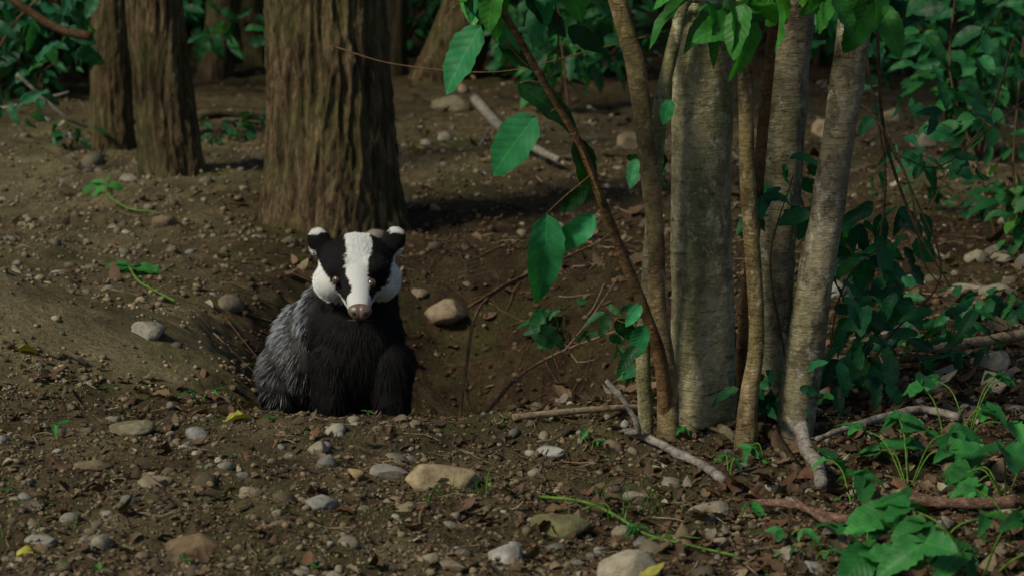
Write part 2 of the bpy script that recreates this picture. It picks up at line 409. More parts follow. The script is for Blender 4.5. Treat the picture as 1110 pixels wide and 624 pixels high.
for a,b in zip(np.concatenate([x,x2]),np.concatenate([y,y2])):
    if a<-0.3 and random.random()<0.3: continue
    if ridge_w(a,b)>.03: continue
    L=random.uniform(0.015,0.10)*(1 if b<5.5 else 2); th=random.uniform(0,6.28); n=4
    pts=[]
    for i in range(n):
        q=(i/(n-1)-0.5)*L; px_=a+q*math.cos(th)+random.gauss(0,L*.05); py_=b+q*math.sin(th)+random.gauss(0,L*.05)
        pts.append((px_,py_,float(H(px_,py_))+0.004+random.uniform(0,0.006)))
    rr=random.uniform(0.0006,0.0018)*(1 if b<5.5 else 1.6); tw.append(tube(pts,[rr,rr*0.6],5,2))
random.shuffle(tw); h=len(tw)*2//3
tubes('fallen_twigs',tw[:h],M_twig); tubes('fallen_twigs',tw[h:],M_stick)
rl=[]
for i in range(90):
    a=random.uniform(-0.75,0.5); b=random.uniform(6.2,7.9); th=random.gauss(-1.57,0.7); L=random.uniform(.08,.3); pts=[]
    for k in range(5):
        th+=random.gauss(0,.35); a+=math.cos(th)*L/4; b+=math.sin(th)*L/4; pts.append((a,b,float(H(a,b))+random.uniform(0.0,0.014)))
    rr=random.uniform(.0010,.0030); rl.append(tube(pts,[rr,rr*.4],5,3))
tubes('rootlets',rl,M_twig)
big=[(483,524,76,.55,(0.34,0.27,0.16)),(608,580,64,.45,(0.16,0.155,0.07)),(676,622,74,.5,(0.33,0.29,0.21)),(548,614,38,.75,(0.38,0.37,0.34)),
(422,522,40,.5,(0.24,0.22,0.18)),(345,552,40,.5,(0.25,0.24,0.21)),(170,529,38,.5,(0.24,0.20,0.14)),(160,372,36,.6,(0.30,0.28,0.23)),(480,365,50,.45,(0.28,0.21,0.14)),
(1075,404,42,.5,(0.36,0.32,0.24)),(1069,164,38,.55,(0.42,0.30,0.20)),(210,605,60,.5,(0.18,0.125,0.07)),(45,596,34,.45,(0.25,0.24,0.2)),(272,538,26,.6,(0.24,0.2,0.14)),
(343,494,24,.55,(0.27,0.24,0.18)),(142,473,50,.25,(0.22,0.20,0.13)),(1052,318,36,.5,(0.33,0.29,0.22)),(1082,325,36,.5,(0.22,0.2,0.15)),(372,300,24,.5,(0.2,0.16,0.1)),
(455,330,18,.6,(0.22,0.17,0.12)),(1058,283,30,.5,(0.24,0.21,0.15)),(965,132,26,.6,(0.3,0.24,0.15)),(688,162,34,.9,(0.26,0.2,0.13)),(490,122,44,.5,(0.22,0.19,0.12)),
(1087,286,26,.4,(0.2,0.18,0.13)),(385,524,20,.6,(0.34,0.25,0.13)),(440,556,30,.4,(0.2,0.17,0.1)),(770,560,44,.4,(0.26,0.22,0.16)),(690,548,26,.5,(0.26,0.22,0.17)),(100,508,40,.3,(0.17,0.13,0.08)),
(600,500,30,.4,(0.32,0.31,0.28)),(905,150,50,.5,(0.3,0.23,0.16)),(1000,160,30,.6,(0.3,0.25,0.18)),(465,612,26,.6,(0.25,0.21,0.15)),(490,618,30,.5,(0.24,0.19,0.13))]
BT=[stone_temp(4,s,0.3,1.0) for s in range(60,66)]
for k,(u,v_,w,hr,c) in enumerate(big):
    p=G(u,v_); s=w*px(p[1])/2*1.12
    tv,tf,_=BT[k%6]; a=random.uniform(-0.5,0.5)
    R=np.array([[math.cos(a),-math.sin(a),0],[math.sin(a),math.cos(a),0],[0,0,1]])
    vv=(tv*np.array([1,1,hr*1.1]))@R.T*s+np.array([p[0],p[1]+s*0.5,float(H(p[0],p[1]+s*0.5))+s*hr*0.22])
    mesh_np('stone',vv,[tf],M_stone,np.tile(np.array(c)*.95,(len(vv),1)))
# ------------------------------------------------------------------ TREES
def canopy(name,c,rad,n,parent,L=(0.10,0.2),a=(0.02,0.09,0.02),b=(0.05,0.17,0.03)):
    m=max(6,n//40); cc=rng.normal(size=(m,3)); cc/=np.linalg.norm(cc,axis=1)[:,None]; cc*=(rng.random((m,1))**0.45)*np.array(rad); cc+=np.array(c)
    P=cc[rng.integers(0,m,n)]+rng.normal(0,0.28,(n,3))*np.array([1,1,0.6])
    D=rng.normal(size=(n,3)); D[:,2]-=0.5; U=rng.normal(0,0.5,(n,3)); U[:,2]+=1
    return leaves(name,P,D,U,rng.uniform(*L,n),greens(n,a,b),LEAFLO,parent)
def trunk_tree(name,u,vb,wpx,y,utop,mat,amp,seg=160,height=6.0,flare=0.22,crown=2200,fine=True,ridge=True,seed=0):
    b=A(u,vb,y); b[2]=float(H(b[0],b[1]))-0.08
    tp=A(utop,0,y); sl=(tp[0]-b[0])/(tp[2]-b[2])
    r=wpx*px(y)/2
    e=empty(name)
    zz=list(np.linspace(0,1.7,18))+[2.5,3.5,4.5,height]
    pts=[(b[0]+sl*z+0.01*math.sin(z*2+seed),b[1]+0.02*math.sin(z*1.4+seed)+0.03*z,b[2]+z) for z in zz[:18]]
    lob=5
    def fl(t,th):
        z=t*1.7
        return 1+flare*math.exp(-z/0.2)*(1+0.5*np.cos(lob*th+seed))+0.04*np.cos(2*th+seed)+0.02*np.cos(7*th+z*2)
    lst=[tube(pts,[r,r*0.95,r*0.93],seg,20 if fine else 4,amp,32,0.13,ridge,fl)]
    tp0=pts[-1]; ups=[tp0]+[(tp0[0]+sl*(z-1.7)+0.1*math.sin(z+seed),tp0[1]+0.05*(z-1.7),b[2]+z) for z in zz[18:]]
    lst.append(tube(ups,[r*0.93,r*0.75,r*0.5],24,4))
    for i in range(6):
        z=2.6+i*0.5; a=i*2.4+seed; q=np.array([tp0[0]+sl*(z-1.7),tp0[1],b[2]+z]); dd=np.array([math.cos(a),math.sin(a),0.7])
        lst.append(tube([q,q+dd*0.6,q+dd*1.2+np.array([0,0,.2]),q+dd*1.8],[r*0.35,r*0.2,r*0.08],8,3))
    tubes('trunk',lst,mat,e)
    if crown: canopy('crown',(b[0]+sl*4,b[1],b[2]+4.6),(1.6,1.6,1.1),crown,e)
    return e
trunk_tree('oak_tree',356,250,130,8.1,350,M_oak,0.011,280,seed=1,crown=1300,flare=.26)
trunk_tree('oak_tree',186,216,62,9.0,166,M_oak,0.008,160,seed=2,crown=1100)
trunk_tree('oak_tree',125,178,42,10.2,122,M_oak,0.007,120,seed=4,crown=900)
trunk_tree('tree',478,112,60,12.5,515,M_oak,0.009,100,seed=5,crown=1000)
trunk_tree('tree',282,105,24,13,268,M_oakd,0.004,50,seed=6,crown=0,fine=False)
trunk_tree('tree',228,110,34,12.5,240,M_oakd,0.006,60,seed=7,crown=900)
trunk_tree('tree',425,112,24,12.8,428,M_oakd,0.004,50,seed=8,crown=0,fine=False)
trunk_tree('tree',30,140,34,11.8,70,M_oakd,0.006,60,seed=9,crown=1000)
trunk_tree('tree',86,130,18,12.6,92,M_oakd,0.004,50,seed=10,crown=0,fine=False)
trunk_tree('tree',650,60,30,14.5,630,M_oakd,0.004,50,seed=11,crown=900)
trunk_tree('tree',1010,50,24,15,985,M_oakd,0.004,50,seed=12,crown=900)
for x_,y_,s_ in ((-3.6,11.5,21),(-4.4,14.0,22),(-2.9,16.5,23),(3.0,14.5,24)):
    trunk_tree('tree',555+x_/y_*F,120,46,y_,555+x_/y_*F,M_oakd,0.006,50,seed=s_,crown=1300,fine=False)
lst=[]
for i in range(150):
    y=random.uniform(15,48); x=random.uniform(-0.75,0.75)*y; r=random.uniform(0.05,0.22); z=float(H(x,y)); l=random.gauss(0,0.08)
    lst.append(tube([(x,y,z-0.1),(x+l,y,z+1.5),(x+2*l,y,z+4),(x+3*l,y,z+9)],[r*1.15,r,r*0.9,r*0.6],12,3,0.01,10,0.3))
dw=empty('distant_woodland'); tubes('trunks',lst,M_oakd,dw)
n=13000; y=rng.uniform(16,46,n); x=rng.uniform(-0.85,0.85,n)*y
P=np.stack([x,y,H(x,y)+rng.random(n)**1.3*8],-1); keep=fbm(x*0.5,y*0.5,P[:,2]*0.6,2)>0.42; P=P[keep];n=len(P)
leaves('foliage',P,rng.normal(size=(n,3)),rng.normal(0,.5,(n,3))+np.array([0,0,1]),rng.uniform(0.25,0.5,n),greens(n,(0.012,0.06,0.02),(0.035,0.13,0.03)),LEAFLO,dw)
def shrub(name,x,y,rad,hh,n,L,a,b,z0=0.0,temps=LEAFLO):
    e=empty(name); z=float(H(x,y))+z0
    st=[]; P=[];D=[]
    ns=max(5,n//45)
    for i in range(ns):
        a_=random.uniform(0,6.28); l=random.uniform(0.5,1.0)
        e1=np.array([x+math.cos(a_)*rad*l,y+math.sin(a_)*rad*l,z+hh*random.uniform(0.35,1.0)])
        m_=np.array([x+math.cos(a_)*rad*l*0.35,y+math.sin(a_)*rad*l*0.35,z+(e1[2]-z)*0.65])
        pts=crom([(x+math.cos(a_)*0.03,y+math.sin(a_)*.03,z-0.05),m_,e1],6); st.append(tube(pts[::2],[0.008*min(1,rad*2),0.003*min(1,rad*2)],5,2))
        k=n//ns
        for j in range(k):
            t=random.uniform(0.25,1)*(len(pts)-1); i0=int(t); q=pts[i0]+(pts[min(i0+1,len(pts)-1)]-pts[i0])*(t-i0)
            o=np.array([random.gauss(0,1),random.gauss(0,1),random.gauss(0,.4)]); P.append(q+o*L*0.5); D.append(o+np.array([0,0,-0.4]))
    m=len(P)
    tubes('stems',st,M_twig,e)
    leaves('leaves',P,D,rng.normal(0,.4,(m,3))+np.array([0,-0.35,1]),rng.uniform(0.6,1.15,m)*L,greens(m,a,b),temps,e)
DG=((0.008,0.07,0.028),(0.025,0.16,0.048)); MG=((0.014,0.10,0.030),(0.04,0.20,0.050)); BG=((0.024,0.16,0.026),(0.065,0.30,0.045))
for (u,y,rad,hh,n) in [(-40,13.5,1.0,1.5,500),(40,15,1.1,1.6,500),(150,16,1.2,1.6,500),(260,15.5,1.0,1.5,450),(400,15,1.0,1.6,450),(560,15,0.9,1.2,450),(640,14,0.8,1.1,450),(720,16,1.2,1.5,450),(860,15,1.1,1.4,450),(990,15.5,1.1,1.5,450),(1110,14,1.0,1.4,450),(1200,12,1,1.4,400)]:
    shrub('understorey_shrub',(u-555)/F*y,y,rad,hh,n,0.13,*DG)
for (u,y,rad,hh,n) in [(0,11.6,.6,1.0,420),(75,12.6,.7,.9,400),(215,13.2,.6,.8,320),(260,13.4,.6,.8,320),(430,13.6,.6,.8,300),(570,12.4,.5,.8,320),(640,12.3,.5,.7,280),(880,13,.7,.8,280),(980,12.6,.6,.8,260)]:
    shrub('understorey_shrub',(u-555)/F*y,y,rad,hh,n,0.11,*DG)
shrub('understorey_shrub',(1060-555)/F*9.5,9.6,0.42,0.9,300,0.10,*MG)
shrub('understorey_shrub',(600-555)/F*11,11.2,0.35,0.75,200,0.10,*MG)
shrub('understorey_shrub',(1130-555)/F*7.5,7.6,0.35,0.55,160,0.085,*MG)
for (u,v_,n,r_) in [(255,150,16,0.14),(70,165,14,.14),(240,155,14,.14),(1090,345,24,.12),(610,375,14,.10),(1050,60,30,.3),(960,95,20,.2),(35,108,20,.25),(1010,230,14,.10),(1080,240,14,.10),(960,330,20,.12),(1030,370,16,.1)]:
    p=G(u,v_); shrub('ground_plant',p[0],p[1],r_,r_*0.9,n+10,0.07,*DG,temps=LEAF)
# ------------------------------------------------------------------ multi-stem tree on the right
def stem(spec,y,mat,parent,amp=0.003,seg=28,name='stem',dy=None,sub=8,fs=22,zs=0.5):
    pts=[];rr=[]
    for k,(u,v_,w) in enumerate(spec):
        yy=y+(dy[k] if dy else 0); p=A(u,v_,yy)
        pts.append(p); rr.append(w*px(yy)/2)
    d=pts[0]-pts[1]; d=d/np.linalg.norm(d)
    pts=[pts[0]+d*2.2,pts[0]+d*1.0]+pts; rr=[rr[0]*0.55,rr[0]*0.8]+rr
    b=pts[-1].copy(); b[2]=min(b[2],float(H(b[0],b[1])))-0.08; pts.append(b); rr.append(rr[-1]*1.15)
    return tubes(name,[tube(pts,rr,seg,sub,amp,fs,zs)],mat,parent)
ms=empty('multi_stem_hazel_tree')
stem([(762,-10,66),(762,100,66),(760,200,66),(762,330,68),(762,420,74),(764,468,90)],5.10,M_pale,ms,0.006,64,'main_stem',sub=16)
stem([(862,-10,46),(852,100,48),(846,200,46),(838,300,44),(836,400,46),(832,455,52)],5.45,M_grey,ms,0.006,48,'rear_stem',sub=14)
stem([(931,-10,36),(915,110,36),(900,210,36),(884,300,38),(874,370,42),(866,430,44),(862,478,40)],4.98,M_grey,ms,0.005,40,'leaning_stem',sub=14)
stem([(667,-10,20),(690,80,21),(702,170,20),(711,260,20),(712,330,20),(722,390,20),(724,450,24)],4.95,M_tan,ms,0.003,20,'thin_stem')
stem([(730,50,14),(718,100,16),(711,190,16),(703,300,16),(697,380,16),(700,455,18)],5.0,M_pale,ms,0.002,18,'thin_stem')
stem([(806,-10,17),(808,90,17),(810,190,17),(817,290,18),(820,370,18),(812,430,20),(808,482,26)],4.92,M_tan,ms,0.0025,20,'thin_stem')
stem([(835,60,12),(826,150,12),(818,250,13),(806,360,14),(800,470,16)],5.25,M_orange,ms,0.0015,16,'thin_stem')
stem([(590,90,8),(625,150,9),(655,225,11),(680,290,12),(700,340,13),(716,390,15),(722,455,18)],4.85,M_orange,ms,0.0015,16,'thin_stem',dy=[-.15,-.1,-.05,0,0.02,0.05,0.1])
stem([(788,350,18),(792,400,18),(795,470,22)],5.3,M_twig,ms,0.0015,16,'thin_stem')
canopy('crown',(1.0,5.4,3.6),(1.6,1.5,0.9),900,ms,(0.08,0.14))
# ------------------------------------------------------------------ hanging leafy branch
def leafuv(lst,u0,v0,u1,v1,y,dy=0.0,roll=None,col=None):
    p0=A(u0,v0,y); p1=A(u1,v1,y+dy); d=p1-p0; L=np.linalg.norm(d)
    n=np.array([random.uniform(-.7,.7),-1.0,random.uniform(0.1,1.1)]) if roll is None else np.array(roll)
    lst.append((p0,d,n,L,col))
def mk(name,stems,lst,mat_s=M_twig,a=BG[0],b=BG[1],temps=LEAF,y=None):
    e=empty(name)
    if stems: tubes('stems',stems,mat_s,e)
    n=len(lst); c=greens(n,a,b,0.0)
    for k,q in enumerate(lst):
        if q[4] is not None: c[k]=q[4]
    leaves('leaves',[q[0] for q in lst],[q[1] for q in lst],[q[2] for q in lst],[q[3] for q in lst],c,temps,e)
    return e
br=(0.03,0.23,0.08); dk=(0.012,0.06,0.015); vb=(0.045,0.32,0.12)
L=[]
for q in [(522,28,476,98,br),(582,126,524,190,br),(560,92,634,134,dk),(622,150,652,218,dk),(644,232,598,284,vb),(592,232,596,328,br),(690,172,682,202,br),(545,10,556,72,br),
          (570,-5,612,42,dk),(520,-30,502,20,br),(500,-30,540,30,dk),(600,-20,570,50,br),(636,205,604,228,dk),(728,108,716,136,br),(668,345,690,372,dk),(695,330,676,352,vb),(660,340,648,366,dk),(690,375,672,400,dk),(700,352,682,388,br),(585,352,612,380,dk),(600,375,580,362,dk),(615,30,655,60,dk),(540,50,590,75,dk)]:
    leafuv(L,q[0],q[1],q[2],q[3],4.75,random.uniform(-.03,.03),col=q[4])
Y=4.75
def T(uv,y,r0,r1,seg=6): return tube([A(u,v_,y+ (w[0] if w else 0)) for u,v_,*w in uv],[r0,r1],seg,5,0.0004)
S=[T([(655,225),(625,150),(590,90),(560,60),(530,20),(505,-40)],Y,0.0035,0.0012),T([(590,90),(572,88),(560,92)],Y,.0012,.001),T([(606,115),(595,122),(582,126)],Y,.0012,.001),T([(625,150),(622,152)],Y,.0015,.001),
   T([(560,60),(545,30),(540,-30)],Y,.0015,.001),T([(665,255),(655,240),(644,232)],Y,.0015,.001),T([(640,190),(610,215),(592,232)],Y,.0015,.001),T([(590,90),(605,60),(600,-20)],Y,.002,.001),
   T([(700,340),(680,350),(660,342)],Y,.0015,.001)]
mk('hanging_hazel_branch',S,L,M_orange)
def uvcloud(n,u0,u1,v0,v1,y0,y1,L0,L1,down=0.5):
    P=np.array([A(random.uniform(u0,u1),random.uniform(v0,v1),random.uniform(y0,y1)) for _ in range(n)])
    D=rng.normal(0,1,(n,3)); D[:,2]=D[:,2]*0.5-down; D[:,1]*=0.6
    U=rng.normal(0,.45,(n,3))+np.array([0,-0.75,0.8]); return P,D,U,rng.uniform(L0,L1,n)
def cloudplant(name,clouds,stems,a,b,mat_s=M_twig,temps=LEAF):
    e=empty(name)
    if stems: tubes('stems',stems,mat_s,e)
    P=np.concatenate([c[0] for c in clouds]);D=np.concatenate([c[1] for c in clouds]);U=np.concatenate([c[2] for c in clouds]);Ls=np.concatenate([c[3] for c in clouds])
    leaves('leaves',P,D,U,Ls,greens(len(P),a,b,0.03),temps,e)
cloudplant('overhanging_branch',[uvcloud(60,740,960,-70,8,4.5,4.9,0.07,0.12),uvcloud(8,780,850,0,25,4.5,4.7,.09,.13),uvcloud(30,500,640,-90,-10,4.6,4.9,.08,.12),uvcloud(12,640,740,-70,-30,4.6,4.9,.07,.1)],
   [T([(960,-60),(840,-20),(720,-30),(600,-50),(480,-60)],4.7,.006,.002)],*BG)
SG=((0.010,0.08,0.036),(0.028,0.17,0.058))
cloudplant('leafy_shrub',[uvcloud(60,890,1000,220,330,5.3,5.8,.06,.10,0.8),uvcloud(46,895,970,320,420,5.2,5.6,.05,.09,.8),uvcloud(40,940,1060,90,200,5.6,6.3,.05,.085,.7),uvcloud(32,820,900,170,240,5.2,5.5,.04,.08,.6),uvcloud(34,960,1070,330,400,5.4,6.0,.05,.08),uvcloud(34,800,890,400,460,4.9,5.2,.04,.075)],
   [T([(905,470),(935,350),(960,200),(940,60),(950,-40)],5.5,.004,.002),T([(905,470),(960,370),(1020,300),(990,210),(960,150)],5.6,.003,.0015),T([(905,470),(900,380),(920,300),(980,250)],5.4,.003,.0015),T([(860,470),(850,380),(835,280),(860,190)],5.3,.003,.0015),
    T([(1110,110),(1040,170),(1000,240)],5.9,.002,.001)],*SG)
cloudplant('leafy_shrub',[uvcloud(16,655,700,325,410,5.0,5.3,.035,.06,.6),uvcloud(14,740,800,-5,20,5.0,5.3,.04,.08,.6),uvcloud(8,575,640,350,390,5.4,5.7,.03,.05,.3)],[T([(700,470),(690,400),(672,350)],5.15,.002,.001),T([(700,470),(640,410),(600,372)],5.4,.0015,.001)],*SG)
cloudplant('leafy_shrub',[uvcloud(70,985,1130,-20,90,7.5,9,.08,.13,.6),uvcloud(34,850,960,-20,60,7,8,.07,.1,.6)],[T([(1090,300),(1060,180),(1030,80),(1040,-40)],8,.006,.003),T([(1090,300),(1100,150),(1110,40)],8,.006,.003)],(0.010,0.08,0.032),(0.028,0.17,0.055))
cloudplant('leafy_shrub',[uvcloud(60,-20,110,-30,60,8.6,9.6,.08,.13,.6),uvcloud(16,-10,60,90,130,8.8,9.8,.06,.10,.6)],[T([(-60,260),(-30,120),(20,20),(90,-30)],9,.008,.004),T([(100,40),(60,30),(0,-10)],9,.02,.015)],(0.010,0.07,0.034),(0.025,0.14,0.06))
cloudplant('leafy_shrub',[uvcloud(60,540,680,-20,80,9,10.5,.08,.13,.6),uvcloud(12,690,720,160,200,5.2,5.4,.04,.06,.6),uvcloud(22,215,290,-20,50,11,12,.08,.13,.6)],[T([(620,150),(610,60),(600,-40)],9.8,.006,.003)],(0.012,0.075,0.024),(0.03,0.15,0.04))
def lowplant(name,u,v_,n,L,rad,hh,a,b,temps=LEAFW):
    p=G(u,v_); e=empty(name); st=[];P=[];D=[];U=[];Ls=[];nst=max(2,n//3)
    for i in range(nst):
        a_=random.uniform(0,6.28); l=random.uniform(.35,1)*rad; t=p+np.array([math.cos(a_)*l,math.sin(a_)*l,hh*random.uniform(.3,1.2)])
        t[2]=max(t[2],float(H(t[0],t[1]))+0.03)
        mid=p+(t-p)*0.5+np.array([0,0,hh*0.25]); st.append(tube([p-np.array([0,0,.02]),mid,t],[.0022,.0012],5,4))
        for j in range(3):
            b_=a_+(j-1)*1.25+random.gauss(0,.3); D.append((math.cos(b_),math.sin(b_),random.uniform(-.6,.35))); P.append(t); U.append((random.gauss(0,.35),-0.3+random.gauss(0,.35),1)); Ls.append(L*random.uniform(.6,1.15)*(1 if j==1 else .8))
    tubes('stems',st,M_gstem,e); leaves('leaves',P,D,U,Ls,greens(len(P),a,b,.03),temps,e)
B2=((0.020,0.13,0.032),(0.052,0.25,0.056))
for q in [(1000,618,24,.08,.13,.08),(1060,632,24,.085,.14,.10),(940,600,9,.045,.07,.04),(1090,540,15,.08,.11,.11),(985,530,18,.075,.12,.11),(1030,500,15,.075,.12,.13),(925,545,9,.065,.09,.06),(1105,590,12,.07,.09,.07),(1050,470,12,.06,.1,.1)]:
    lowplant('bramble_plant',*q,*B2)
for q in [(790,520,9,.035,.04,.035),(800,560,6,.03,.04,.02),(640,496,3,.03,.02,.02),(850,590,7,.04,.05,.03),(715,440,7,.045,.06,.08),(870,450,9,.05,.08,.08),(830,500,6,.04,.05,.05),(690,420,8,.05,.08,.12),(215,440,5,.03,.04,.03),(880,610,7,.03,.05,.02),(60,475,3,.025,.03,.01),(690,590,4,.03,.03,.02),(1000,400,8,.05,.08,.08),(730,480,4,.03,.03,.03)]:
    lowplant('seedling',*q,*B2,temps=LEAF)
n=320; x,y=near(n); k=rng.random(n)<(.2+.6*sst(-.2,.8,x)); x,y=x[k],y[k]; n=len(x)
P=np.repeat(np.stack([x,y,H(x,y)+.006],-1),3,0); a=np.repeat(rng.random(n)*6.28,3)+np.tile([0,2.1,4.2],n)
leaves('tiny_sprouts',P,np.stack([np.cos(a),np.sin(a),rng.uniform(.2,.9,3*n)],-1),np.tile([0,0,1.],(3*n,1))+rng.normal(0,.2,(3*n,3)),rng.uniform(.008,.02,3*n),greens(3*n,(.03,.13,.02),(.07,.22,.04),0),LEAFLO)
def tuft(u,v_,n,hh,rad=0.02):
    p=G(u,v_); V=[];Q=[]
    for i in range(n):
        a_=random.uniform(0,6.28); b=p+np.array([random.gauss(0,rad),random.gauss(0,rad),0]); b[2]=float(H(b[0],b[1])); l=hh*random.uniform(.5,1); lean=random.uniform(.3,1.1); sd=np.array([-math.sin(a_),math.cos(a_),0])*0.0016
        o=len(V)
        for k in range(5):
            t=k/4; c=b+np.array([math.cos(a_)*lean*l*t*t,math.sin(a_)*lean*l*t*t,l*t*(1-.35*t*lean)]); w=sd*(1-t*.95)
            V+= [c-w,c+w]
            if k: Q.append((o+2*k-2,o+2*k-1,o+2*k+1,o+2*k))
    V=np.array(V); mesh_np('grass_tuft',V,[np.array(Q)],M_leaf,greens(len(V),(0.06,.17,.02),(.07,.2,.03),0),np.tile([0.3,0.3,0],(len(V),1)))
for q in [(485,545,14,.06,.03),(525,535,10,.07,.01),(700,560,20,.09,.04),(75,575,16,.04,.05),(655,560,16,.09,.03),(245,300,5,.08,.01),(585,545,10,.05,.03),(340,470,10,.03,.04),(940,590,12,.05,.04)]: tuft(*q)
# ------------------------------------------------------------------ sticks and fallen branches
def gstick(name,uvs,wpx,mat,lift=0.006,taper=0.5,amp=0.0015,forks=()):
    pts=[]
    for q in uvs:
        p=G(q[0],q[1]); 
        if len(q)>2: p=A(q[0],q[1],q[2])
        else: p[2]+=lift+wpx*px(p[1])*0.35
        pts.append(p)
    r=wpx*px(pts[0][1])/2; l=[tube(pts,[r,r*0.9,r*taper],12,8,amp,45)]
    for fk in forks:
        fp=[A(u,v_,y) for u,v_,y in fk[0]]; rr=fk[1]*px(fp[0][1])/2; l.append(tube(fp,[rr,rr*.5],8,6,amp*.6,45))
    return tubes(name,l,mat)
gstick('fallen_stick',[(556,468),(600,460),(640,454),(690,455),(730,458),(765,470),(795,482)],8,M_stick,0.01)
gstick('crooked_fallen_branch',[(784,532),(760,515),(735,503),(705,492),(680,480),(692,466,4.86),(680,440,4.86),(657,412,4.88)],11,M_stickg,0.012,0.5,0.004)
gstick('broken_fallen_branch',[(868,462,4.8),(876,490,4.7),(886,515),(890,534)],17,M_stickg,0.01,.8,0.003)
gstick('fallen_stick',[(1040,466),(1000,464),(960,468),(925,478),(885,490)],10,M_stickg,0.02,.6,.003)
gstick('fallen_branch',[(1130,374),(1060,384),(1010,390),(975,385)],13,M_stick,0.02,.7,.003)
gstick('fallen_branch',[(1100,566),(1040,558),(985,556),(945,572),(900,572),(860,560),(815,556)],13,M_stickr,0.012,.5,.006,forks=[([(905,570,4.13),(880,555,4.2),(860,538,4.3)],8)])
gstick('fallen_branch',[(515,122),(540,150),(560,166),(605,190)],11,M_stickg,0.04,.6,.004,forks=[([(560,166,9.9),(620,180,9.6),(670,200,9.5)],6),([(560,166,9.9),(600,172,9.9),(640,164,10)],5),([(530,142,10.2),(505,180,10),(480,195,10)],4)])
gstick('fallen_branch',[(1110,52),(1080,42),(1045,25),(1010,15)],9,M_stick,0.06,.5,.004)
gstick('fallen_log',[(1130,118),(1080,118),(1030,122)],22,M_oakd,0.03,.9,.01)
gstick('fallen_log',[(590,88),(640,82),(680,78)],9,M_stickg,0.03,.6,.004)
gstick('fallen_log',[(215,140),(250,136),(300,140)],9,M_oakd,0.03,.6,.004)
gstick('fallen_stick',[(18,80,9.3),(45,105,9.3),(75,130,9.3),(95,138,9.4)],4,M_stickg,0.03,.6,.002)
gstick('fallen_stick',[(0,118,9.8),(30,112,9.8),(75,100,9.8)],4,M_stickg,0.03,.6,.002)
gstick('arching_twig',[(497,468,5.35),(505,400,5.5),(522,330,5.7),(585,292,6.0),(622,275,6.1),(662,256,6.2)],4,M_twig,0,.5,.001,forks=[([(508,333,5.68),(545,310,5.8),(585,291,6.0)],4),([(638,268,6.1),(650,262,6.1),(672,244,6.1)],3)])
gstick('arching_twig',[(528,446,5.6),(560,410,5.7),(600,385,5.8),(655,363,5.8),(690,352,5.7)],4,M_stickr,0,.5,.001,forks=[([(612,380,5.8),(640,345,5.9),(672,298,5.9)],3),([(560,410,5.7),(556,440,5.6),(560,455,5.5)],2.5)])
gstick('thin_hanging_twig',[(950,0,5.6),(958,140,5.6),(990,240,5.6),(1030,310,5.5)],4,M_twig,0,.5,.0005)
gstick('thin_hanging_twig',[(360,50,6.6),(430,70,6.4),(540,78,6.2),(640,55,6),(700,40,5.6)],1.5,M_twig,0,.5,.0005)
gstick('thin_hanging_twig',[(1100,40,5.9),(1070,130,5.9),(1020,180,5.8),(975,170,5.7)],2.5,M_twig,0,.5,.0005)
gstick('thin_hanging_twig',[(905,95,5.2),(950,130,5.2),(985,200,5.2),(1000,280,5.2),(1020,310,5.2)],2.5,M_twig,0,.5,.0005)
gstick('root',[(735,452),(760,462),(785,478),(800,492)],14,M_grey,-0.004,.4,.004)
gstick('root',[(800,462),(830,470),(850,492),(870,520)],12,M_oakd,-0.002,.4,.004)
gstick('green_bent_stem',[(585,546),(630,556),(665,570),(700,588),(745,602),(800,618)],3.5,M_gstem,0.012,.6,.0006,forks=[([(630,552,4.15),(655,545,4.15),(665,560,4.1)],2),([(700,585,4.02),(730,580,4.0),(760,583,3.98)],2)])
def sprig(u,v_,tail,leafs):
    e=empty('fallen_leafy_sprig'); pts=[G(*q)+np.array([0,0,.015]) for q in tail]; tubes('stem',[tube(pts,[.0035,.003],6,5)],M_gstem,e)
    P=[];D=[];U=[];Ls=[]
    for (a,b,c,d) in leafs:
        p=G(a,b)+np.array([0,0,.02]); y=p[1]; dd=A(c,d,y)-p; P.append(p);D.append(dd);U.append((random.gauss(0,.3),-.6,1));Ls.append(np.linalg.norm(dd)*1.15)
    leaves('leaves',P,D,U,Ls,greens(len(P),(.03,.15,.03),(.05,.22,.04),0),LEAF,e)
sprig(110,208,[(115,208),(118,222),(140,232),(170,236)],[(114,208,82,205),(114,208,100,194),(115,208,118,190),(116,208,140,202),(114,209,95,214)])
sprig(150,300,[(140,296),(150,312),(170,324),(190,333)],[(142,296,110,288),(142,296,128,282),(143,296,150,284),(145,298,175,292),(145,299,168,304),(142,298,118,300)])
# ------------------------------------------------------------------ BADGER
BO=np.array([-0.355,5.45,0.0])
bad=empty('badger'); bad.location=BO
HC=np.array([0.0,0.02,0.285]); HD=np.array([0.0,0.000,0.290]); HS=1.17; yaw=math.radians(5)
def hd(p):
    q=(np.array(p,float)-HC)*HS; c,s=math.cos(yaw),math.sin(yaw)
    return np.array([q[0]*c-q[1]*s,q[0]*s+q[1]*c,q[2]])+HD
def unhd(P):
    q=P-HD; c,s=math.cos(-yaw),math.sin(-yaw)
    return np.stack([q[:,0]*c-q[:,1]*s,q[:,0]*s+q[:,1]*c,q[:,2]],-1)/HS+HC
iv,iff=ico(3)
blobs=[]
def ell(c,r,head=False):
    c=hd(c) if head else np.array(c,float); blobs.append(iv*np.array(r)*(HS if head else 1)+c)
def cap(a,b,ra,rb,n=7,head=False,sx=1.0,sz=1.0):
    a=np.array(a,float);b=np.array(b,float)
    for t in np.linspace(0,1,n): 
        r=ra+(rb-ra)*t; ell(a+(b-a)*t,(r*sx,r,r*sz),head)
ell((0,0.015,.286),(.074,.085,.062),True)
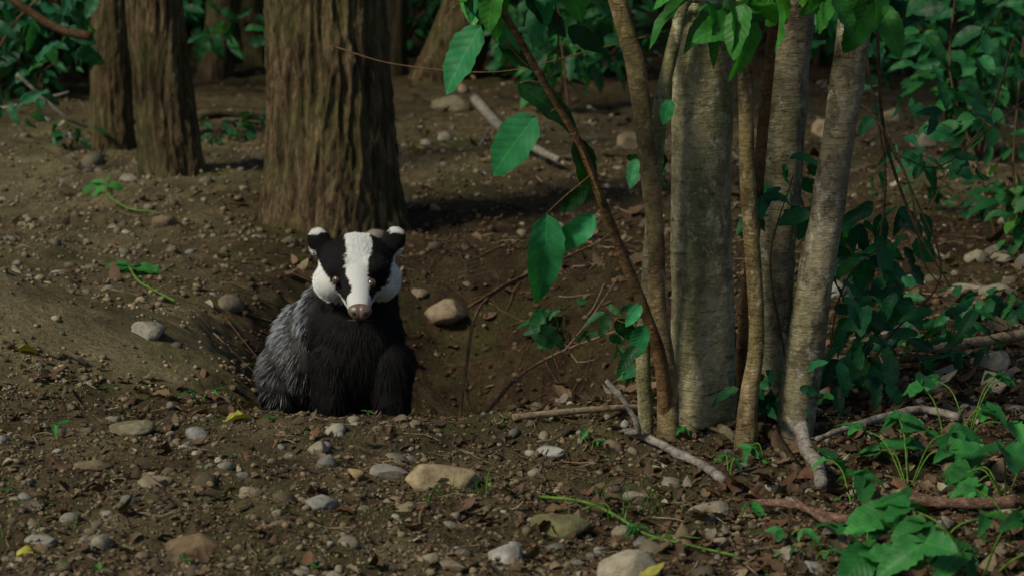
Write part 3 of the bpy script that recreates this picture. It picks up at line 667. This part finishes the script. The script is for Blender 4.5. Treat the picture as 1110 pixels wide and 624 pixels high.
for s in (-1,1):
    ell((s*.044,-.002,.258),(.042,.058,.040),True); ell((s*.030,-.045,.291),(.030,.036,.024),True)
    ell((s*.074,.018,.336),(.024,.011,.024),True); ell((s*.067,.022,.320),(.022,.015,.022),True)
cap((0,-.045,.279),(0,-.105,.258),.040,.030,6,True,1,.86)
cap((0,-.105,.258),(0,-.170,.232),.029,.021,6,True,1.05,.85)
cap((0,-.06,.241),(0,-.158,.215),.032,.015,6,True,1.1,.7)
cap((0,.03,.26),(-.01,.09,.16),.074,.098,6)
ell((0,.055,.085),(.106,.11,.15)); ell((-.045,.13,.12),(.110,.14,.125))
ell((-.105,.20,.042),(.122,.17,.140)); ell((-.10,.26,.03),(.110,.13,.13))
for xl,xo in ((-.058,-.066),(.076,.098)):
    cap((xl,.000,.06),(xl*1.02,-.018,-.02),.054,.042,6); cap((xl*1.02,-.018,-.02),(xo,-.024,-.105),.041,.032,6)
    ell((xo,-.045,-.118),(.036,.045,.017))
    for k in (-1.5,-.5,.5,1.5): cap((xo+k*.014,-.07,-.118),(xo+k*.017,-.092,-.124),.010,.008,3)
for sx in (-.187,.035):
    ell((sx,.16,.005),(.058,.10,.085)); cap((sx,.09,-.03),(sx-.005,.13,-.09),.045,.032,5); cap((sx-.005,.14,-.11),(sx-.01,.06,-.118),.026,.022,5)
cap((-.10,.36,.02),(-.12,.44,-.04),.04,.018,6)
V=np.concatenate(blobs); Fb=np.concatenate([iff+i*len(iv) for i in range(len(blobs))])
body=mesh_np('body',V,[Fb],M_crumb,None,None,True,bad)
m=body.modifiers.new('r','REMESH'); m.mode='VOXEL'; m.voxel_size=0.0055
m=body.modifiers.new('s','SMOOTH'); m.factor=0.5; m.iterations=5
dg=bpy.context.evaluated_depsgraph_get(); me=bpy.data.meshes.new_from_object(body.evaluated_get(dg))
body.modifiers.clear(); old=body.data; body.data=me; bpy.data.meshes.remove(old)
nv=len(me.vertices); VV=np.zeros(nv*3); me.vertices.foreach_get('co',VV); VV=VV.reshape(-1,3)
me.calc_loop_triangles(); nt3=len(me.loop_triangles); TI=np.zeros(nt3*3,int); me.loop_triangles.foreach_get('vertices',TI); TI=TI.reshape(-1,3)
VN=np.zeros(nv*3); me.vertices.foreach_get('normal',VN); VN=VN.reshape(-1,3)
bvh=BVHTree.FromPolygons([tuple(v) for v in VV],[tuple(t) for t in TI.tolist()])
def front(x,z):
    h=bvh.ray_cast(Vector((x,-1,z)),Vector((0,1,0))); return np.array(h[0]) if h[0] is not None else np.array([x,-.05,z])
eyes=[front(*hd((s*.0345,0,.270))[[0,2]]) for s in (-1,1)]
nosep=hd((0,-.191,.227))
WH=np.array([0.86,0.86,0.85]); BK=np.array([0.008,0.0075,0.008])
def furcol(P,Nr):
    q=unhd(P); ax=np.abs(q[:,0]+0.003*np.sin(q[:,2]*90)); z=q[:,2]; y=q[:,1]; jn=(vn3(P[:,0]*160,P[:,1]*160,P[:,2]*160)-.5)*0.005
    headm=(y<.062+jn)&(z>.2+np.clip(ax-.055,0,1)*0.75+jn*1.5)&~((y>-0.02)&(z<.215+jn))
    headm&=~((y<-.06)&(z<.208+jn*0.5))
    a=np.interp(z,[.20,.235,.27,.30,.37],[.012,.013,.018,.023,.027]); b=np.interp(z,[.20,.228,.236,.248,.268,.285,.31,.34],[.0,.015,.030,.044,.056,.065,.078,.09])
    blk=(ax+jn>a)&(ax+jn<b)&(y>-.15)
    ear=(z>.316)&(ax>.055)
    tip=ear&(z+jn>.348-0.15*(ax-.08))
    w=headm&~blk; w=(w&~ear)|tip
    g=np.clip((-P[:,0]+0.6*P[:,1]-.115+jn*3)/.06,0,1)*sst(-.08,.14,P[:,2]+jn*4)
    g=np.maximum(g,sst(.09,.15,P[:,1])*sst(0.02,.14,P[:,2])); g=np.maximum(g,0.35*sst(.08,.12,P[:,0])*sst(.02,.06,P[:,1]))
    g=np.maximum(g,.12*sst(.05,.12,P[:,1]))
    g=g*(~headm)*(~ear)
    return w,g,headm|ear
w,g,hm=furcol(VV,VN); c=np.where(w[:,None],WH*.6,BK)
c=c*(1-g[:,None])+np.array([.05,.048,.047])*g[:,None]
a=me.attributes.new('Col','FLOAT_COLOR','POINT'); cc=np.ones((nv,4),np.float32); cc[:,:3]=c; a.data.foreach_set('color',cc.ravel())
m,nt=newmat('badger_skin'); finish(nt,attr(nt,'Col'),0.9,spec=.1); me.materials.clear(); me.materials.append(m)
for p in me.polygons: p.use_smooth=True
tri=VV[TI]; ar=np.linalg.norm(np.cross(tri[:,1]-tri[:,0],tri[:,2]-tri[:,0]),axis=1)
cen=tri.mean(1); wgt=ar*np.where((cen[:,2]>.2)&(cen[:,1]<.08),2.8,1.0)
NH=170000
ti=rng.choice(nt3,NH,p=wgt/wgt.sum()); r1=np.sqrt(rng.random(NH));r2=rng.random(NH)
ba=np.stack([1-r1,r1*(1-r2),r1*r2],-1)
P=(tri[ti]*ba[...,None]).sum(1); Nr=(VN[TI[ti]]*ba[...,None]).sum(1); Nr/=np.linalg.norm(Nr,axis=1)[:,None]
keep=np.ones(NH,bool)
for e_ in eyes: keep&=np.linalg.norm((P-e_)*np.array([1,.6,1.1]),axis=1)>.0120
keep&=np.linalg.norm((P-nosep),axis=1)>.023
P=P[keep];Nr=Nr[keep];NH=len(P)
w,g,hm=furcol(P,Nr)
q=unhd(P)
flowh=P-nosep; flowb=np.stack([(P[:,0])*0.9-0.06,0.25+0*P[:,0],-np.ones(NH)*1.0],-1)
backm=sst(.02,.14,P[:,1]+np.maximum(0,-P[:,0]-.08))
flowb=flowb*(1-backm[:,None])+np.array([-.2,.6,-.85])*backm[:,None]
flow=np.where(hm[:,None],flowh/np.linalg.norm(flowh,axis=1)[:,None],flowb)
earm=(q[:,2]>.318)&(np.abs(q[:,0])>.055); flow[earm]=np.stack([np.sign(q[earm,0])*.3,np.zeros(earm.sum()),np.ones(earm.sum())],-1)
flow=flow-Nr*np.sum(flow*Nr,1)[:,None]; flow/=np.linalg.norm(flow,axis=1)[:,None]+1e-6
dn=np.linalg.norm(P-nosep,axis=1)
Lh=np.where(hm,np.clip(.003+(dn-.023)*.065,.003,.014),.024)
Lh=np.where(~hm&(P[:,2]>.16)&(P[:,1]<.05),.019,Lh); Lh=np.where(P[:,2]<-.05,.012,Lh); Lh=np.where(earm,.008,Lh)
Lh=np.where(backm*(~hm)>.4,.029,Lh)
de=np.min([np.linalg.norm(P-e_,axis=1) for e_ in eyes],0); Lh=np.where(hm,np.minimum(Lh,.0015+de*.18),Lh)
Lh*=rng.uniform(.6,1.25,NH)
lift=np.where(hm,.25,.20)
cl=np.stack([vn3(P[:,0]*80+i*9,P[:,1]*80,P[:,2]*80+i*5)-.5 for i in range(3)],-1)
dr=flow+Nr*lift[:,None]+rng.normal(0,.11,(NH,3))+cl*np.where(hm,.3,.55)[:,None]; dr/=np.linalg.norm(dr,axis=1)[:,None]
K=5; pts=np.zeros((NH,K,3)); rad=np.zeros((NH,K)); col=np.ones((NH,K,4))
rv=rng.uniform(.7,1.1,(NH,1)); c1=np.where(w[:,None],WH,BK*(1+2.0*(rng.random((NH,1))<.06)*np.array([2.0,1.5,1.1])))*rv
pinkn=sst(.06,.02,dn)[:,None]*w[:,None]; c1=c1*(1-pinkn*.5)+np.array([.45,.34,.28])*pinkn*.5
dirt_shade=(sst(.245,.215,q[:,2])*sst(.02,.06,np.abs(q[:,0]))*w)[:,None]; c1=c1*(1-dirt_shade*.45)+np.array([.42,.37,.30])*dirt_shade*.45  # brownish dirt and painted shadow tinted into the white lower cheeks
isg=(rng.random(NH)<g*0.80)
nk=sst(.06,.18,P[:,2])[:,None]*sst(-.08,-.13,P[:,0])[:,None]
tipc=(np.array([.46,.46,.48])*(1-nk)+np.array([.74,.78,.88])*nk)*rng.uniform(.3,1.15,(NH,1))
for k in range(K):
    t=k/(K-1)
    pts[:,k]=P-Nr*.002+dr*(Lh*t)[:,None]+np.where(hm,0,1)[:,None]*(flow*.25+np.array([0,0,-.15]))*(Lh*t*t)[:,None]-Nr*(Lh*t*t*.12)[:,None]
    rad[:,k]=np.where(hm,.00034,.00044)*(1-.8*t**2)
    cg=tipc if t>.55 else np.array([.04,.037,.035])
    col[:,k,:3]=np.where(isg[:,None],cg,c1)
hc=bpy.data.hair_curves.new('fur'); hc.add_curves([K]*NH)
hc.attributes['position'].data.foreach_set('vector',pts.astype(np.float32).ravel())
a=hc.attributes.get('radius') or hc.attributes.new('radius','FLOAT','POINT'); a.data.foreach_set('value',rad.astype(np.float32).ravel())
a=hc.attributes.new('Col','FLOAT_COLOR','POINT'); a.data.foreach_set('color',col.astype(np.float32).ravel())
m,nt=newmat('badger_fur'); finish(nt,attr(nt,'Col'),0.6,spec=.2); hc.materials.append(m)
link(bpy.data.objects.new('fur',hc),bad)
def simple(name,rgb,rough,spec=.5):
    m,nt=newmat(name); co=coord(nt); n=noi(nt,co,400,3); c=ramp(nt,n,[(0.3,tuple(x*.7 for x in rgb)),(0.7,tuple(x*1.2 for x in rgb))]); finish(nt,c,rough,n,.04,.0003,spec); return m
ME=simple('eye_dark',(0.09,0.05,0.028),.2,1.0); MN=simple('nose_skin',(0.13,0.085,0.065),.4); MB=simple('nostril_dark',(0.01,0.007,0.006),.8)
ev,ef=ico(4)
for k,e_ in enumerate(eyes): mesh_np('eye',ev*.0105+e_+np.array([0,-.0035,0]),[ef],ME,None,None,True,bad)
nvv=ev*np.array([.0265,.017,.0185]); nvv[:,0]*=1+0.18*np.clip(nvv[:,2]/.0185,-1,1); nvv[:,1]+=0.003*np.exp(-(nvv[:,0]/.003)**2)*(nvv[:,1]<0)
nvv=nvv+nosep+np.array([0,.004,0]); mesh_np('nose',nvv,[ef],MN,None,None,True,bad)
for s in (-1,1):
    mesh_np('nostril',ev*np.array([.0062,.0045,.0045])+nosep+np.array([s*.0112,-.0092,-.001]),[ef],MB,None,None,True,bad)
tb=tube([nosep+np.array([x_,.010+abs(x_)*.9,-.0205-abs(x_)*.15]) for x_ in (-.028,-.014,0,.014,.028)],[.0024,.0024],8,4)
mesh_np('mouth',tb[0],[tb[1]],MB,None,None,True,bad)
cl=[]
for xo in (-.066,.098):
    for k in (-1.5,-.5,.5,1.5): cl.append(tube([(xo+k*.017,-.094,-.122),(xo+k*.018,-.106,-.123),(xo+k*.018,-.117,-.129)],[.004,.003,.001],8,4))
tubes('claws',cl,simple('claw',(0.2,0.16,0.11),.4),bad)
# ------------------------------------------------------------------ CAMERA, LIGHT, WORLD
cam=bpy.data.cameras.new('Camera'); co=bpy.data.objects.new('Camera',cam); link(co)
co.location=(0,0,CAMH); co.rotation_euler=(math.radians(90)-PITCH,0,0)
cam.sensor_width=36; cam.lens=36*F/1110; cam.clip_end=1000; cam.clip_start=0.05
cam.dof.use_dof=True; cam.dof.focus_distance=5.3; cam.dof.aperture_fstop=6.3
scene.camera=co
az=math.radians(232); el=math.radians(41)
sd=Vector((math.sin(az)*math.cos(el),math.cos(az)*math.cos(el),math.sin(el)))
sun=bpy.data.lights.new('Sun','SUN'); sun.energy=3.2; sun.angle=math.radians(12); sun.color=(1,.93,.72)
so=bpy.data.objects.new('Sun',sun); link(so); so.rotation_euler=sd.to_track_quat('Z','Y').to_euler(); so.location=(-5,-5,8)
w=bpy.data.worlds.new('World'); scene.world=w; w.use_nodes=True; nt=w.node_tree
sk=nt.nodes.new('ShaderNodeTexSky'); sk.sky_type='NISHITA'; sk.sun_disc=False; sk.sun_elevation=el; sk.sun_rotation=az
bg=nt.nodes['Background']; nt.links.new(sk.outputs[0],bg.inputs[0]); bg.inputs[1].default_value=0.07
scene.view_settings.view_transform='Standard'; scene.view_settings.look='None'; scene.view_settings.exposure=0
